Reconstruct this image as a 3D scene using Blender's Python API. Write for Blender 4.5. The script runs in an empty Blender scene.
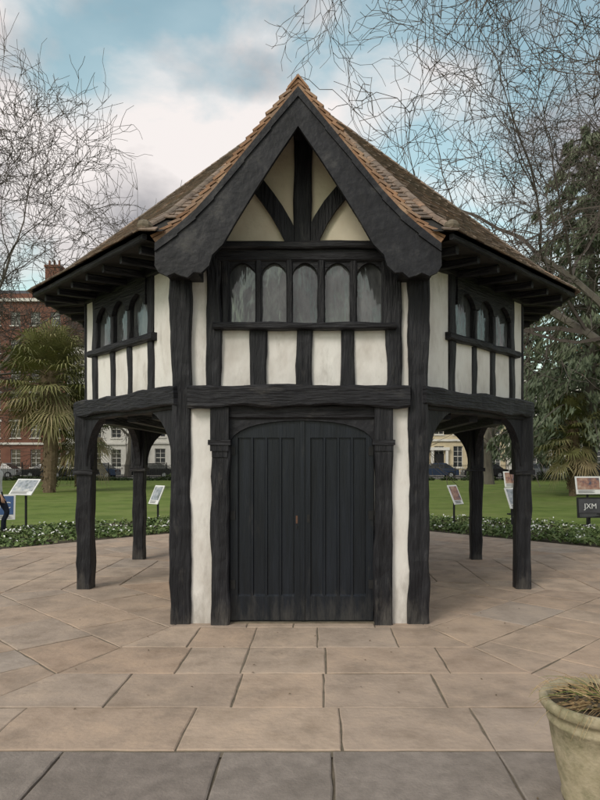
import bpy, bmesh, math, random
import numpy as np
from mathutils import Vector, Matrix, noise as mnoise
random.seed(7); np.random.seed(7)
R=random.uniform
scene=bpy.context.scene

# ------------------------------------------------------------ materials
def make_mat(name,cols,scale=4,rough=0.8,bump=0.2,bscale=30,mscale=(1,1,1),attr=None,attr_amt=1.0,detail=4,dist=0.02,spec=0.3,dirt=None,dscale=(1,1,1),base=None):
    m=bpy.data.materials.new(name); m.use_nodes=True
    nt=m.node_tree; N=nt.nodes; L=nt.links
    b=N['Principled BSDF']; b.inputs['Roughness'].default_value=rough
    b.inputs['Specular IOR Level'].default_value=spec
    tc=N.new('ShaderNodeTexCoord'); mp=N.new('ShaderNodeMapping'); mp.inputs['Scale'].default_value=mscale
    L.new(tc.outputs['Object'],mp.inputs['Vector'])
    n=N.new('ShaderNodeTexNoise'); n.inputs['Scale'].default_value=scale; n.inputs['Detail'].default_value=detail; n.inputs['Roughness'].default_value=0.62
    L.new(mp.outputs[0],n.inputs['Vector'])
    r=N.new('ShaderNodeValToRGB')
    el=r.color_ramp.elements
    k=len(cols)
    el[0].position=0.3; el[0].color=(*cols[0],1); el[1].position=0.7; el[1].color=(*cols[-1],1)
    for i in range(1,k-1):
        e=el.new(0.3+0.4*i/(k-1)); e.color=(*cols[i],1)
    L.new(n.outputs['Fac'],r.inputs['Fac'])
    out=r.outputs['Color']
    if attr:
        a=N.new('ShaderNodeAttribute'); a.attribute_name='rnd'
        ar=N.new('ShaderNodeValToRGB'); ar.color_ramp.interpolation='LINEAR'
        e=ar.color_ramp.elements
        e[0].position=0; e[0].color=(*attr[0],1); e[1].position=1; e[1].color=(*attr[-1],1)
        for i in range(1,len(attr)-1):
            q=e.new(i/(len(attr)-1)); q.color=(*attr[i],1)
        L.new(a.outputs['Fac'],ar.inputs['Fac'])
        mx=N.new('ShaderNodeMixRGB'); mx.blend_type='MULTIPLY'; mx.inputs[0].default_value=attr_amt
        L.new(out,mx.inputs[1]); L.new(ar.outputs[0],mx.inputs[2]); out=mx.outputs[0]
    if dirt:
        n3=N.new('ShaderNodeTexNoise'); n3.inputs['Scale'].default_value=dirt[1]; n3.inputs['Detail'].default_value=6; n3.inputs['Roughness'].default_value=0.7
        mp3=N.new('ShaderNodeMapping'); mp3.inputs['Scale'].default_value=dscale
        L.new(tc.outputs['Object'],mp3.inputs['Vector']); L.new(mp3.outputs[0],n3.inputs['Vector'])
        rr=N.new('ShaderNodeValToRGB'); rr.color_ramp.elements[0].position=dirt[2]; rr.color_ramp.elements[1].position=dirt[3]
        fac=n3.outputs['Fac']
        if base:
            sp=N.new('ShaderNodeSeparateXYZ'); L.new(tc.outputs['Object'],sp.inputs[0])
            mr=N.new('ShaderNodeMapRange'); mr.inputs['From Min'].default_value=base; mr.inputs['From Max'].default_value=0.0; mr.inputs['To Min'].default_value=0.0; mr.inputs['To Max'].default_value=0.22
            L.new(sp.outputs['Z'],mr.inputs['Value'])
            ad=N.new('ShaderNodeMath'); ad.operation='ADD'; L.new(fac,ad.inputs[0]); L.new(mr.outputs[0],ad.inputs[1]); fac=ad.outputs[0]
        L.new(fac,rr.inputs['Fac'])
        mx=N.new('ShaderNodeMixRGB'); mx.inputs[2].default_value=(*dirt[0],1)
        L.new(rr.outputs[0],mx.inputs[0]); L.new(out,mx.inputs[1]); out=mx.outputs[0]
    L.new(out,b.inputs['Base Color'])
    if bump>0:
        n2=N.new('ShaderNodeTexNoise'); n2.inputs['Scale'].default_value=bscale; n2.inputs['Detail'].default_value=4
        L.new(mp.outputs[0],n2.inputs['Vector'])
        bp=N.new('ShaderNodeBump'); bp.inputs['Strength'].default_value=bump; bp.inputs['Distance'].default_value=dist
        L.new(n2.outputs['Fac'],bp.inputs['Height']); L.new(bp.outputs[0],b.inputs['Normal'])
    return m

M={}
M['timv']=make_mat('black_timber_vertical',[(0.006,0.006,0.009),(0.012,0.012,0.016),(0.028,0.028,0.034)],2.0,0.58,1.0,6,(7,7,0.8),dist=0.022,spec=0.32,dirt=((0.09,0.083,0.078),4,0.58,0.88),dscale=(2,2,.6),base=0.3)
M['timh']=make_mat('black_timber_horizontal',[(0.006,0.006,0.009),(0.012,0.012,0.016),(0.03,0.03,0.036)],2.0,0.58,1.0,6,(0.9,0.9,8),dist=0.022,spec=0.32,dirt=((0.09,0.083,0.078),4,0.58,0.88),dscale=(.6,.6,2))
M['barge']=make_mat('black_bargeboard',[(0.007,0.007,0.010),(0.013,0.013,0.018),(0.026,0.026,0.032)],3.0,0.55,0.6,9,(1.5,1.5,1.5),dist=0.018,spec=0.32,dirt=((0.09,0.085,0.08),4.5,0.57,0.9))
M['door']=make_mat('door_paint',[(0.004,0.006,0.010),(0.007,0.010,0.016),(0.012,0.016,0.025)],2.0,0.42,0.35,8,(9,9,0.6),dist=0.01,spec=0.35,dirt=((0.055,0.053,0.052),3,0.60,0.92),dscale=(3,3,.7),base=0.45)
M['plaster']=make_mat('white_plaster',[(0.62,0.58,0.55),(0.77,0.74,0.72),(0.81,0.79,0.775)],2.6,0.9,0.5,10,(1,1,0.6),dist=0.028,dirt=((0.33,0.30,0.27),2.6,0.55,0.92),dscale=(2.2,2.2,.7),base=0.6)
M['cream']=make_mat('cream_plaster',[(0.76,0.65,0.50),(0.84,0.76,0.62)],2.6,0.9,0.35,14,dist=0.02,dirt=((0.48,0.41,0.32),3,0.58,0.95))
M['tile']=make_mat('clay_tile',[(0.55,0.55,0.55),(0.95,0.95,0.95),(1.15,1.12,1.08)],9,0.88,0.5,40,attr=[(0.14,0.112,0.095),(0.22,0.17,0.138),(0.30,0.222,0.175),(0.20,0.165,0.145),(0.35,0.225,0.155)],dist=0.01,dirt=((0.20,0.175,0.14),1.6,0.50,0.8))
M['verge']=make_mat('verge_tile',[(0.65,0.65,0.65),(1.05,1.05,1.05)],12,0.85,0.5,40,attr=[(0.26,0.15,0.095),(0.42,0.24,0.145),(0.33,0.22,0.16),(0.46,0.30,0.20)],dist=0.01)
M['deck']=make_mat('roof_boarding',[(0.02,0.019,0.018),(0.04,0.037,0.034)],5,0.9,0)
M['slab']=make_mat('york_stone',[(0.72,0.71,0.69),(0.95,0.95,0.95),(1.12,1.10,1.06)],3.0,0.82,0.45,25,attr=[(0.40,0.315,0.255),(0.47,0.355,0.275),(0.43,0.345,0.285),(0.51,0.395,0.31),(0.45,0.33,0.25),(0.42,0.35,0.30)],dist=0.014,dirt=((0.23,0.185,0.15),1.7,0.50,0.82),detail=5)
M['gslab']=make_mat('grey_path_slab',[(0.72,0.72,0.72),(1.08,1.08,1.08)],9,0.85,0.45,60,attr=[(0.255,0.215,0.19),(0.315,0.27,0.24),(0.285,0.243,0.215)],dist=0.010,dirt=((0.17,0.145,0.125),2.2,0.48,0.8),detail=5)
M['mortar']=make_mat('mortar',[(0.12,0.10,0.075),(0.22,0.185,0.14)],8,0.95,0.3,40)
M['grass']=make_mat('lawn_grass',[(0.085,0.135,0.022),(0.145,0.205,0.04),(0.195,0.25,0.065)],0.9,0.95,0.8,25,detail=6,dist=0.05,dirt=((0.24,0.25,0.09),0.3,0.48,0.8))
M['soil']=make_mat('soil',[(0.05,0.04,0.028),(0.10,0.08,0.055)],6,0.95,0.8,30)
def leafmat(k,name,attr,rough=0.7):
    M[k]=make_mat(name,[(0.85,0.85,0.85),(1.1,1.1,1.1)],1.5,rough,0,1,attr=attr,detail=1)
leafmat('leaf','bed_leaf',[(0.055,0.09,0.03),(0.10,0.155,0.05),(0.15,0.205,0.07),(0.20,0.225,0.10)])
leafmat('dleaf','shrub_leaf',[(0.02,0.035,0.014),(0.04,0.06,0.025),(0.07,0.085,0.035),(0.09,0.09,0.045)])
M['petal']=make_mat('white_petal',[(0.78,0.78,0.76),(0.87,0.87,0.85)],3,0.7,0,detail=1)
leafmat('conif','conifer_foliage',[(0.075,0.10,0.065),(0.12,0.15,0.095),(0.17,0.20,0.13),(0.22,0.24,0.16)])
leafmat('palm','palm_frond',[(0.085,0.09,0.03),(0.16,0.165,0.06),(0.24,0.22,0.10),(0.33,0.26,0.15)],0.6)
M['bark']=make_mat('bark',[(0.085,0.075,0.065),(0.16,0.145,0.12)],3,0.9,0.6,10,(1,1,0.3))
M['bark2']=make_mat('twig_bark',[(0.08,0.065,0.06),(0.12,0.10,0.09)],1,0.9,0,detail=1)
M['fibre']=make_mat('palm_trunk_fibre',[(0.10,0.07,0.045),(0.20,0.15,0.10)],6,0.95,0.8,12)
M['pot']=make_mat('planter_stone',[(0.24,0.215,0.13),(0.38,0.325,0.22),(0.46,0.39,0.28)],9,0.9,0.6,45,dist=0.008,dirt=((0.17,0.165,0.09),7,0.48,0.72))
M['straw']=make_mat('dry_straw',[(0.8,0.8,0.8),(1.1,1.1,1.1)],9,0.8,0,1,attr=[(0.24,0.15,0.08),(0.48,0.34,0.18),(0.62,0.48,0.28),(0.16,0.20,0.06)],detail=1)
M['brick']=make_mat('red_brick',[(0.15,0.07,0.05),(0.21,0.10,0.072)],1.2,0.9,0.2,20)
M['brick2']=make_mat('brown_brick',[(0.15,0.11,0.08),(0.22,0.165,0.12)],1.2,0.9,0.2,20)
M['stucco']=make_mat('pale_stucco',[(0.60,0.58,0.54),(0.72,0.70,0.66)],1,0.8,0.1,10)
M['stuccoy']=make_mat('yellow_stucco',[(0.50,0.42,0.28),(0.62,0.53,0.38)],1,0.8,0.1,10)
M['slate']=make_mat('slate',[(0.05,0.05,0.055),(0.09,0.09,0.10)],3,0.7,0.2,10)
M['asph']=make_mat('asphalt',[(0.04,0.04,0.042),(0.06,0.06,0.062)],3,0.9,0.2,30)
M['pave']=make_mat('pavement_concrete',[(0.22,0.21,0.20),(0.30,0.28,0.26)],2,0.9,0.2,20)
M['black']=make_mat('black_iron',[(0.012,0.012,0.013),(0.022,0.022,0.024)],5,0.5,0)
M['lead']=make_mat('lead_flashing',[(0.10,0.105,0.11),(0.17,0.175,0.18)],5,0.55,0.1,20)
M['white']=make_mat('white_board',[(0.72,0.72,0.72),(0.8,0.8,0.8)],3,0.5,0)
M['photo2']=make_mat('printed_photo_b',[(0.10,0.12,0.09),(0.30,0.33,0.38),(0.6,0.6,0.58)],6,0.4,0)
M['photo3']=make_mat('printed_photo_c',[(0.06,0.08,0.12),(0.32,0.17,0.13),(0.50,0.38,0.30)],6,0.4,0)
M['blue']=make_mat('blue_board',[(0.05,0.10,0.24),(0.08,0.15,0.32)],3,0.5,0)
M['skin']=make_mat('skin',[(0.42,0.25,0.18),(0.5,0.31,0.23)],8,0.6,0)
M['hair']=make_mat('hair',[(0.03,0.02,0.015),(0.06,0.04,0.025)],20,0.6,0)
M['navy']=make_mat('navy_cloth',[(0.012,0.016,0.03),(0.025,0.03,0.05)],12,0.9,0.2,60)
M['wcloth']=make_mat('white_cloth',[(0.6,0.6,0.6),(0.75,0.75,0.74)],12,0.9,0.2,60)
M['shoe']=make_mat('shoe_leather',[(0.02,0.02,0.02),(0.04,0.035,0.03)],12,0.5,0)
M['rust']=make_mat('rusty_lock',[(0.09,0.045,0.03),(0.14,0.075,0.05)],30,0.7,0)
for nm,c in (('carblack',(0.02,0.02,0.023)),('carsilver',(0.30,0.31,0.32)),('carblue',(0.03,0.05,0.10))):
    M[nm]=make_mat(nm,[c,tuple(x*1.1 for x in c)],1,0.25,0,spec=0.5)
M['glass']=make_mat('old_window_glass',[(0.025,0.027,0.03),(0.075,0.078,0.082),(0.16,0.163,0.168)],3.8,0.10,0.6,2.4,(1.3,1.3,0.45),dist=0.04,spec=0.9,detail=6)
M['glassfar']=make_mat('street_window_glass',[(0.02,0.022,0.025),(0.06,0.065,0.07)],3.5,0.12,0,spec=0.6)

# ------------------------------------------------------------ mesh builder
class MB:
    def __init__(s): s.v=[]; s.f=[]; s.m=[]; s.r=[]; s.mats=[]
    def mi(s,k):
        if k not in s.mats: s.mats.append(k)
        return s.mats.index(k)
    def add(s,vs,fs,mat,rnd=None):
        o=len(s.v); s.v.extend([tuple(v) for v in vs]); k=s.mi(mat)
        rv=random.random() if rnd is None else rnd
        for f in fs:
            s.f.append(tuple(i+o for i in f)); s.m.append(k); s.r.append(rv)
    def hexa(s,p,mat,rnd=None):
        s.add(p,[(3,2,1,0),(4,5,6,7),(0,1,5,4),(1,2,6,5),(2,3,7,6),(3,0,4,7)],mat,rnd)
    def box(s,x0,x1,y0,y1,z0,z1,mat,rnd=None):
        s.hexa([(x0,y0,z0),(x1,y0,z0),(x1,y1,z0),(x0,y1,z0),(x0,y0,z1),(x1,y0,z1),(x1,y1,z1),(x0,y1,z1)],mat,rnd)
    def prism(s,poly,o,U,W,N,t,mat,rnd=None):
        n=len(poly); a=[o+U*p[0]+W*p[1] for p in poly]; b=[q+N*t for q in a]
        s.add(a+b,[tuple(range(n-1,-1,-1)),tuple(range(n,2*n))]+[(i,(i+1)%n,(i+1)%n+n,i+n) for i in range(n)],mat,rnd)
    def obj(s,name,parent=None,smooth=False):
        me=bpy.data.meshes.new(name); me.from_pydata(s.v,[],s.f)
        for k in s.mats: me.materials.append(M[k])
        me.polygons.foreach_set('material_index',s.m)
        a=me.attributes.new('rnd','FLOAT','FACE'); a.data.foreach_set('value',s.r)
        if smooth: me.polygons.foreach_set('use_smooth',[True]*len(s.f))
        bm=bmesh.new(); bm.from_mesh(me); 
        if len(s.f)<60000: bmesh.ops.recalc_face_normals(bm,faces=bm.faces)
        bm.to_mesh(me); bm.free()
        ob=bpy.data.objects.new(name,me); scene.collection.objects.link(ob)
        if parent: ob.parent=parent
        return ob
def empty(name,loc=(0,0,0)):
    e=bpy.data.objects.new(name,None); e.location=loc; scene.collection.objects.link(e); return e

def beam(mb,p0,p1,w,d,side,mat,jit=0.005,ch=0.016,seg=0.11):
    p0=Vector(p0);p1=Vector(p1); ax=(p1-p0); L=ax.length; ax.normalize()
    S=Vector(side).normalized(); T=ax.cross(S).normalized()
    n=max(2,int(L/seg)); vs=[]; fs=[]
    hw,hd=w/2,d/2; c=min(ch,hw*0.4,hd*0.4)
    prof=[(-hw+c,-hd),(hw-c,-hd),(hw,-hd+c),(hw,hd-c),(hw-c,hd),(-hw+c,hd),(-hw,hd-c),(-hw,-hd+c)]
    ph=[R(0,100) for _ in range(4)]
    for i in range(n+1):
        q=p0+ax*(L*i/n)
        l=L*i/n
        wl=mnoise.noise(Vector((l*2.6,ph[0],0)))*jit*3.0; wr=mnoise.noise(Vector((l*2.6,ph[1],0)))*jit*3.0
        wf=mnoise.noise(Vector((l*2.6,ph[2],0)))*jit*2
        for a,b in prof:
            aa=a+(wl if a<0 else wr)+R(-jit,jit)*0.45; bb=b+wf*(1 if b>0 else -1)+R(-jit,jit)*0.45
            vs.append(q+S*aa+T*bb)
    for i in range(n):
        for k in range(8):
            a=i*8+k;b=i*8+(k+1)%8; fs.append((a,b,b+8,a+8))
    fs.append(tuple(range(7,-1,-1))); fs.append(tuple(range(n*8,n*8+8)))
    mb.add(vs,fs,mat)

def tube(mb,pts,rads,sides,mat,rnd=None):
    vs=[];fs=[];n=len(pts)
    for i in range(n):
        d=(pts[min(i+1,n-1)]-pts[max(i-1,0)])
        if d.length<1e-6: d=Vector((0,0,1))
        d.normalize()
        up=Vector((0,0,1)) if abs(d.z)<0.9 else Vector((1,0,0))
        a=d.cross(up).normalized(); b=d.cross(a)
        for k in range(sides):
            t=2*math.pi*k/sides
            vs.append(pts[i]+(a*math.cos(t)+b*math.sin(t))*rads[i])
    for i in range(n-1):
        for k in range(sides):
            fs.append((i*sides+k,i*sides+(k+1)%sides,(i+1)*sides+(k+1)%sides,(i+1)*sides+k))
    mb.add(vs,fs,mat,rnd)

# ============================================================ HUT
hut=empty('timber_framed_hut')
C=[(-1.2,-2.9),(1.2,-2.9),(2.82,-1.2),(2.82,1.2),(1.2,2.9),(-1.2,2.9),(-2.82,1.2),(-2.82,-1.2)]
K=1.21
E=[Vector((x*K,y*K,0)) for x,y in C]
Zp=Vector((0,0,1))
S=0.0102
def FX(px): return (px-300)*S
def FZ(py): return 1.64+(461-py)*S

tim=MB(); pla=MB(); gla=MB()
def edge(i):
    A=Vector((*C[i],0));B=Vector((*C[(i+1)%8],0)); u=(B-A).normalized(); n=Vector((u.y,-u.x,0)); return A,u,n,(B-A).length
for i,(x,y) in enumerate(C):
    if i in(0,1):
        beam(tim,(x,y,-0.02),(x,y,3.72),0.205,0.2,(1,0,0),'timv',jit=0.009)
    else:
        beam(tim,(x,y,-0.02),(x,y,1.5),0.19,0.19,(1,0,0),'timv',jit=0.009)
        beam(tim,(x,y,1.5),(x,y,2.25),0.225,0.225,(1,0,0),'timv',jit=0.006)
        tim.box(x-.125,x+.125,y-.125,y+.125,1.47,1.53,'timh')
def brace(i,flip,h=0.62,wd=0.66,zt=2.2):
    A,u,n,L=edge(i)
    if flip: A=A+u*L; U=-u
    else: U=u
    o=A+U*0.09-n*0.05
    pts=[(0,zt),(0,zt-h)]
    k=9
    for j in range(k+1):
        t=j/k*math.pi/2
        pts.append((wd*1.0*(1-math.cos(t))+0.035*(1-t/(math.pi/2)), zt-h+h*math.sin(t)-0.02*(t>1.5)))
    tim.prism(pts,o,U,Zp,n,0.1,'timv')
for i in (1,2,3,5,6,7):
    A,u,n,L=edge(i); B=A+u*L
    beam(tim,A+Zp*2.30-u*0.05+n*0.03,B+Zp*2.30+u*0.05+n*0.03,0.19,0.22,(0,0,1),'timh',jit=0.010)
    beam(tim,A+Zp*2.195-u*0.0+n*0.0,B+Zp*2.195+n*0.0,0.06,0.14,(0,0,1),'timh')
    brace(i,False); brace(i,True)
A,u,n,L=edge(4); beam(tim,A+Zp*2.3,A+u*L+Zp*2.3,0.19,0.2,(0,0,1),'timh')
def arch_light(mb,o,u,n,u0,u1,z0,z1,pad,zt):
    w=u1-u0; h=w*0.42; zs=z1-h; k=8
    pts=[(u0-pad,zt),(u0-pad,zs),(u0,zs)]
    for j in range(1,2*k):
        t=j/(2*k)
        x=u0+w*t
        c=1-abs(2*t-1)
        zz=zs+h*(0.90*math.sin(c*math.pi/2)**0.62+0.10*c)
        pts.append((x,zz))
    pts+=[(u1,zs),(u1+pad,zs),(u1+pad,zt)]
    mid=k+2
    left=pts[:mid+1]; left=left+[(left[-1][0],zt)]
    right=[pts[mid]]+pts[mid+1:]; right=[(pts[mid][0],zt)]+right
    for p in (left,right): mb.prism(p,o+n*0.045,u,Zp,-n,0.05,'timh')
def upper_side(i):
    A,u,n,L=edge(i)
    def pbox(u0,u1,z0,z1,d0=-0.08,d1=0.0):
        pla.prism([(u0,z0),(u1,z0),(u1,z1),(u0,z1)],A+n*d0,u,Zp,n,d1-d0,'plaster')
    def tb(u0,u1,z0,z1,d=0.03,mat='timv'):
        if z1-z0>u1-u0: beam(tim,A+u*((u0+u1)/2)+Zp*z0+n*(d-0.05),A+u*((u0+u1)/2)+Zp*z1+n*(d-0.05),u1-u0,0.1,u,mat,jit=0.007)
        else: beam(tim,A+u*u0+Zp*((z0+z1)/2)+n*(d-0.05),A+u*u1+Zp*((z0+z1)/2)+n*(d-0.05),z1-z0,0.1,(0,0,1),'timh',jit=0.006)
    pbox(0,L,2.36,3.78,-0.16,-0.06)
    s0,s1=(0.575,0.70) if i==1 else (0.25,0.37)
    e0,e1=(1.98,2.10)
    if i==7: s0,s1,e0,e1=L-2.10,L-1.98,L-0.70,L-0.575
    elif i!=1: s0,s1,e0,e1=0.5,0.62,L-0.62,L-0.5
    pbox(0.0,s0,2.38,3.78); pbox(e1,L,2.38,3.78); pbox(s1-0.02,e0+.02,2.38,2.97)
    tb(s0,s1,2.38,3.78); tb(e0,e1,2.38,3.78)
    w=e0-s1
    for k in (1,2):
        q=s1+w*k/3; tb(q-0.055,q+0.055,2.38,2.95,0.025)
    tb(s0-0.06,e1+0.06,2.95,3.03,0.075,'timh')
    tb(0,L,3.66,3.80,0.04,'timh')
    lw=w/3
    for k in range(3):
        a=s1+lw*k; b=a+lw
        arch_light(tim,A,u,n,a+0.035,b-0.035,3.03,3.52,0.035,3.68)
        if k: tb(a-0.033,a+0.033,3.03,3.6,0.035)
        gla.prism([(a,3.0),(b,3.0),(b,3.6),(a,3.6)],A-n*(0.045+R(0,.006)),u,Zp,n,0.02,'glass')
for i in (1,2,3,4,5,6,7): upper_side(i)
for i in (2,3,4,5,6,7):
    x,y=C[i]; beam(tim,(x*0.995,y*0.995,2.38),(x*0.995,y*0.995,3.75),0.06,0.06,(1,0,0),'timv',jit=0.002)
yF=-2.9
def fbox(mb,px0,px1,py0,py1,y0,y1,mat): mb.box(FX(px0),FX(px1),y0,y1,FZ(py1),FZ(py0),mat)
def fbeam(px0,px1,py0,py1,yc,dep,vert,jit=0.006):
    x0,x1,z0,z1=FX(px0),FX(px1),FZ(py1),FZ(py0)
    if vert: beam(tim,((x0+x1)/2,yc,z0),((x0+x1)/2,yc,z1),x1-x0,dep,(1,0,0),'timv',jit=jit)
    else: beam(tim,(x0,yc,(z0+z1)/2),(x1,yc,(z0+z1)/2),z1-z0,dep,(0,0,1),'timh',jit=jit)
fbox(pla,188,410,240,392,yF+0.05,yF+0.12,'plaster')
for a,b,c,d in ((190,209,262,389),(398,410,262,389),(221,252,330,389),(265,298,330,389),(311,341,330,389),(354,387,330,389)):
    fbox(pla,a,b,c,d,yF-0.02,yF+0.05,'plaster')
for a,b in ((207,222),(386,401)): fbeam(a,b,245,390,yF-0.01,0.12,True,0.008)
for a,b in ((251,267),(296.5,312),(340,355.5)): fbeam(a,b,331,390,yF-0.01,0.11,True,0.009)
fbeam(191,408,387,407.5,yF-0.07,0.24,False,0.012)
fbeam(215,395,324.5,331,yF-0.07,0.14,False,0.004)
fbeam(206,402,244,251,yF-0.055,0.14,False,0.004)
fbeam(219,390,250,263,yF-0.02,0.10,False,0.004)
ux=Vector((1,0,0)); nf=Vector((0,-1,0))
lights=[(230,255.5),(262,286.5),(293,317.5),(325,350),(357,381.5)]
for a,b in lights:
    arch_light(tim,Vector((0,yF+0.0,0)),ux,nf,FX(a),FX(b),0,FZ(263.5),3.2*S,FZ(256))
    t1,t2=R(-.007,.007),R(-.007,.007)
    x0,x1=FX(a-3.4),FX(b+3.1)
    gla.hexa([(x0,yF+.012+t1,FZ(330)),(x1,yF+.012+t2,FZ(330)),(x1,yF+.03,FZ(330)),(x0,yF+.03,FZ(330)),(x0,yF+.012-t2,FZ(250)),(x1,yF+.012-t1,FZ(250)),(x1,yF+.03,FZ(250)),(x0,yF+.03,FZ(250))],'glass')
for a,b in ((222,230),(255.5,262),(286.5,293),(317.5,325),(350,357),(381.5,388)):
    fbeam(a,b,252,326,yF-0.02,0.085,True,0.002)
pla.prism([(-1.12,FZ(246)),(1.12,FZ(246)),(1.0,3.95),(0.0,5.05),(-1.0,3.95)],Vector((0,yF+0.03,0)),ux,Zp,nf,0.03,'cream')
fbeam(294,312,112,246,yF-0.02,0.10,True)
def curved(pts,w,y,dep):
    n=len(pts); Lf=[];Rt=[]
    for i,(x,z) in enumerate(pts):
        a=Vector(pts[max(i-1,0)]);b=Vector(pts[min(i+1,n-1)]); d=(b-a).normalized(); nn=Vector((-d.y,d.x))*w/2
        Lf.append((x+nn.x,z+nn.y)); Rt.append((x-nn.x,z-nn.y))
    for i in range(n-1):
        tim.prism([Rt[i],Rt[i+1],Lf[i+1],Lf[i]],Vector((0,y,0)),ux,Zp,nf,dep,'timv')
curved([(FX(x),FZ(y)) for x,y in ((249,172),(258,186),(268,199),(277,212),(285,226),(291,238),(294,247))],0.15,yF-0.003,0.055)
curved([(FX(x),FZ(y)) for x,y in ((360,172),(350,184),(340,195),(330,207),(321,221),(314,235),(310,247))],0.15,yF-0.003,0.055)
pla.box(-1.10,1.10,yF+0.02,1.0,-0.02,2.2,'plaster')
fbox(pla,191,215,405,624,yF-0.06,yF+0.02,'plaster')
fbox(pla,389,409,405,624,yF-0.06,yF+0.02,'plaster')
fbeam(212.5,230.5,408,623.5,yF-0.06,0.14,True,0.009); fbeam(373.5,391.5,408,623.5,yF-0.06,0.14,True,0.009)
fbeam(229,375,405,419,yF-0.045,0.12,False,0.003)
for c in (221.5,382.5):
    fbox(tim,c-11,c+11,440,445,yF-0.16,yF-0.05,'timh')
    for s in (0,1,2): fbox(tim,c-9+s*1.5,c+9-s*1.5,445+s*6,451+s*6,yF-0.15+s*0.012,yF-0.06,'timv')
    tim.prism([(FX(c-9*1),FZ(441)),(FX(c+9),FZ(441)),(FX(c+9),FZ(408)),(FX(c-9),FZ(408))],Vector((0,yF-0.09,0)),ux,Zp,nf,0.055,'timv')
for sg in (-1,1):
    cx=302; half=72.5; pts=[]
    def q(dx,py): return (FX(cx+sg*dx),FZ(py))
    pts=[q(half,418),q(half,450)]
    for t in range(0,9):
        a=t/8; dx=half-72.5*a**1.9; py=450-29.5*math.sin(a*math.pi/2)**0.75
        pts.append(q(dx,py))
    pts+=[q(0,418)]
    tim.prism(pts,Vector((0,yF-0.0,0)),ux,Zp,nf,0.075,'barge')
tim.obj('timber_frame',hut); pla.obj('plaster_panels',hut); gla.obj('window_glass',hut)
dr=MB()
x0,x1=FX(230),FX(374); mid=FX(302.5); zb=0.03; ztp=FZ(418)
dr.box(x0,x1,yF-0.012,yF+0.015,zb-0.02,ztp,'door')
for a,b in ((x0+0.01,mid-0.006),(mid+0.006,x1-0.01)):
    st=0.075; 
    dr.box(a,a+st,yF-0.045,yF-0.012,zb,ztp,'door'); dr.box(b-st,b,yF-0.045,yF-0.012,zb,ztp,'door')
    dr.box(a+st,b-st,yF-0.042,yF-0.012,zb,zb+0.24,'door'); dr.box(a+st,b-st,yF-0.042,yF-0.012,ztp-0.20,ztp,'door')
    n=4; w=(b-a-2*st)/n
    for k in range(n):
        c0=a+st+w*k
        dr.box(c0+0.010,c0+w-0.010,yF-0.020-R(0,.004),yF-0.012,zb+0.24,ztp-0.20,'door')
        if k: 
            dr.prism([(-0.018,0),(-0.010,0.028),(0.010,0.028),(0.018,0)],Vector((c0,yF-0.012,zb+0.24)),ux,nf,Zp,ztp-0.44-zb,'door')
    dr.prism([(0,0),(0.03,0.0),(0.0,0.03)],Vector((a+st,yF-0.012,zb+0.24)),nf,Zp,ux,b-a-2*st,'door')
dr.box(mid-0.022,mid+0.022,yF-0.058,yF-0.045,zb,ztp-0.02,'door')
dr.box(x0-0.02,x1+0.02,yF-0.07,yF+0.01,-0.02,0.012,'mortar')
dr.box(mid-0.066,mid-0.048,yF-0.050,yF-0.044,1.01,1.09,'rust')
dr.box(mid-0.064,mid-0.052,yF-0.058,yF-0.050,0.96,0.99,'black')
dr.box(mid+0.045,mid+0.075,yF-0.052,yF-0.044,1.02,1.10,'black')
for a,s in ((x0+0.01,1),(x1-0.01,-1)):
    for z in (0.35,1.05,1.70):
        dr.box(min(a,a+s*0.05),max(a,a+s*0.05),yF-0.055,yF-0.044,z,z+0.09,'black')
dr.obj('double_door',hut)
cl=MB()
cl.add([(x*0.985,y*0.985,2.2) for x,y in C]+[(x*0.985,y*0.985,2.36) for x,y in C],[tuple(range(7,-1,-1)),tuple(range(8,16))]+[(i,(i+1)%8,(i+1)%8+8,i+8) for i in range(8)],'deck')
for k in range(-6,7):
    x=k*0.4
    if abs(x)>1.15:
        yy=2.9-max(0,abs(x)-1.2)*1.05-0.1
        cl.box(x-0.05,x+0.05,-yy,yy,2.10,2.198,'timh')
cl.obj('floor_joists',hut)
# ---- roof
PEAK=7.02; EAVE=3.78
prof=[(0,PEAK),(0.78,4.43),(0.9,4.04),(1.0,EAVE)]
def zprof(t):
    t=max(0,t)
    for (a,za),(b,zb_) in zip(prof,prof[1:]):
        if t<=b: return za+(zb_-za)*(t-a)/(b-a)
    return EAVE-(t-1)*2.4
gprof=[(0,5.20),(0.78,4.25),(1.1,3.91),(1.36,3.72)]
def zg(x):
    x=abs(x)
    for (a,za),(b,zb_) in zip(gprof,gprof[1:]):
        if x<=b: return za+(zb_-za)*(x-a)/(b-a)
    return -9
def tmain(x,y):
    p=Vector((x,y,0)); best=0
    for i in range(8):
        A=E[i];B=E[(i+1)%8]; u=(B-A).normalized(); nn=Vector((u.y,-u.x,0)); best=max(best,p.dot(nn)/A.dot(nn))
    return best
YG=-3.46
rf=MB()
def tile(mb,p,nrm,mat='tile',rnd=None,lift=0.02,th=0.013):
    l1=lift+R(-0.005,0.007); l2=lift+R(-0.005,0.007)
    a=p[0]+nrm*l1;b=p[1]+nrm*l2;c=p[2]+nrm*0.004;d=p[3]+nrm*0.004
    mb.hexa([a-nrm*th,b-nrm*th,c-nrm*th,d-nrm*th,a,b,c,d],mat,rnd)
def build_courses(apoth):
    ts=[];t=1.012
    g=0.098
    while t>0.02:
        ts.append(t)
        dz=abs(zprof(t)-zprof(t-0.005)); dr_=0.005*apoth
        t-=0.005*g/math.hypot(dz,dr_)
    ts.append(0.0)
    return ts
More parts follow.
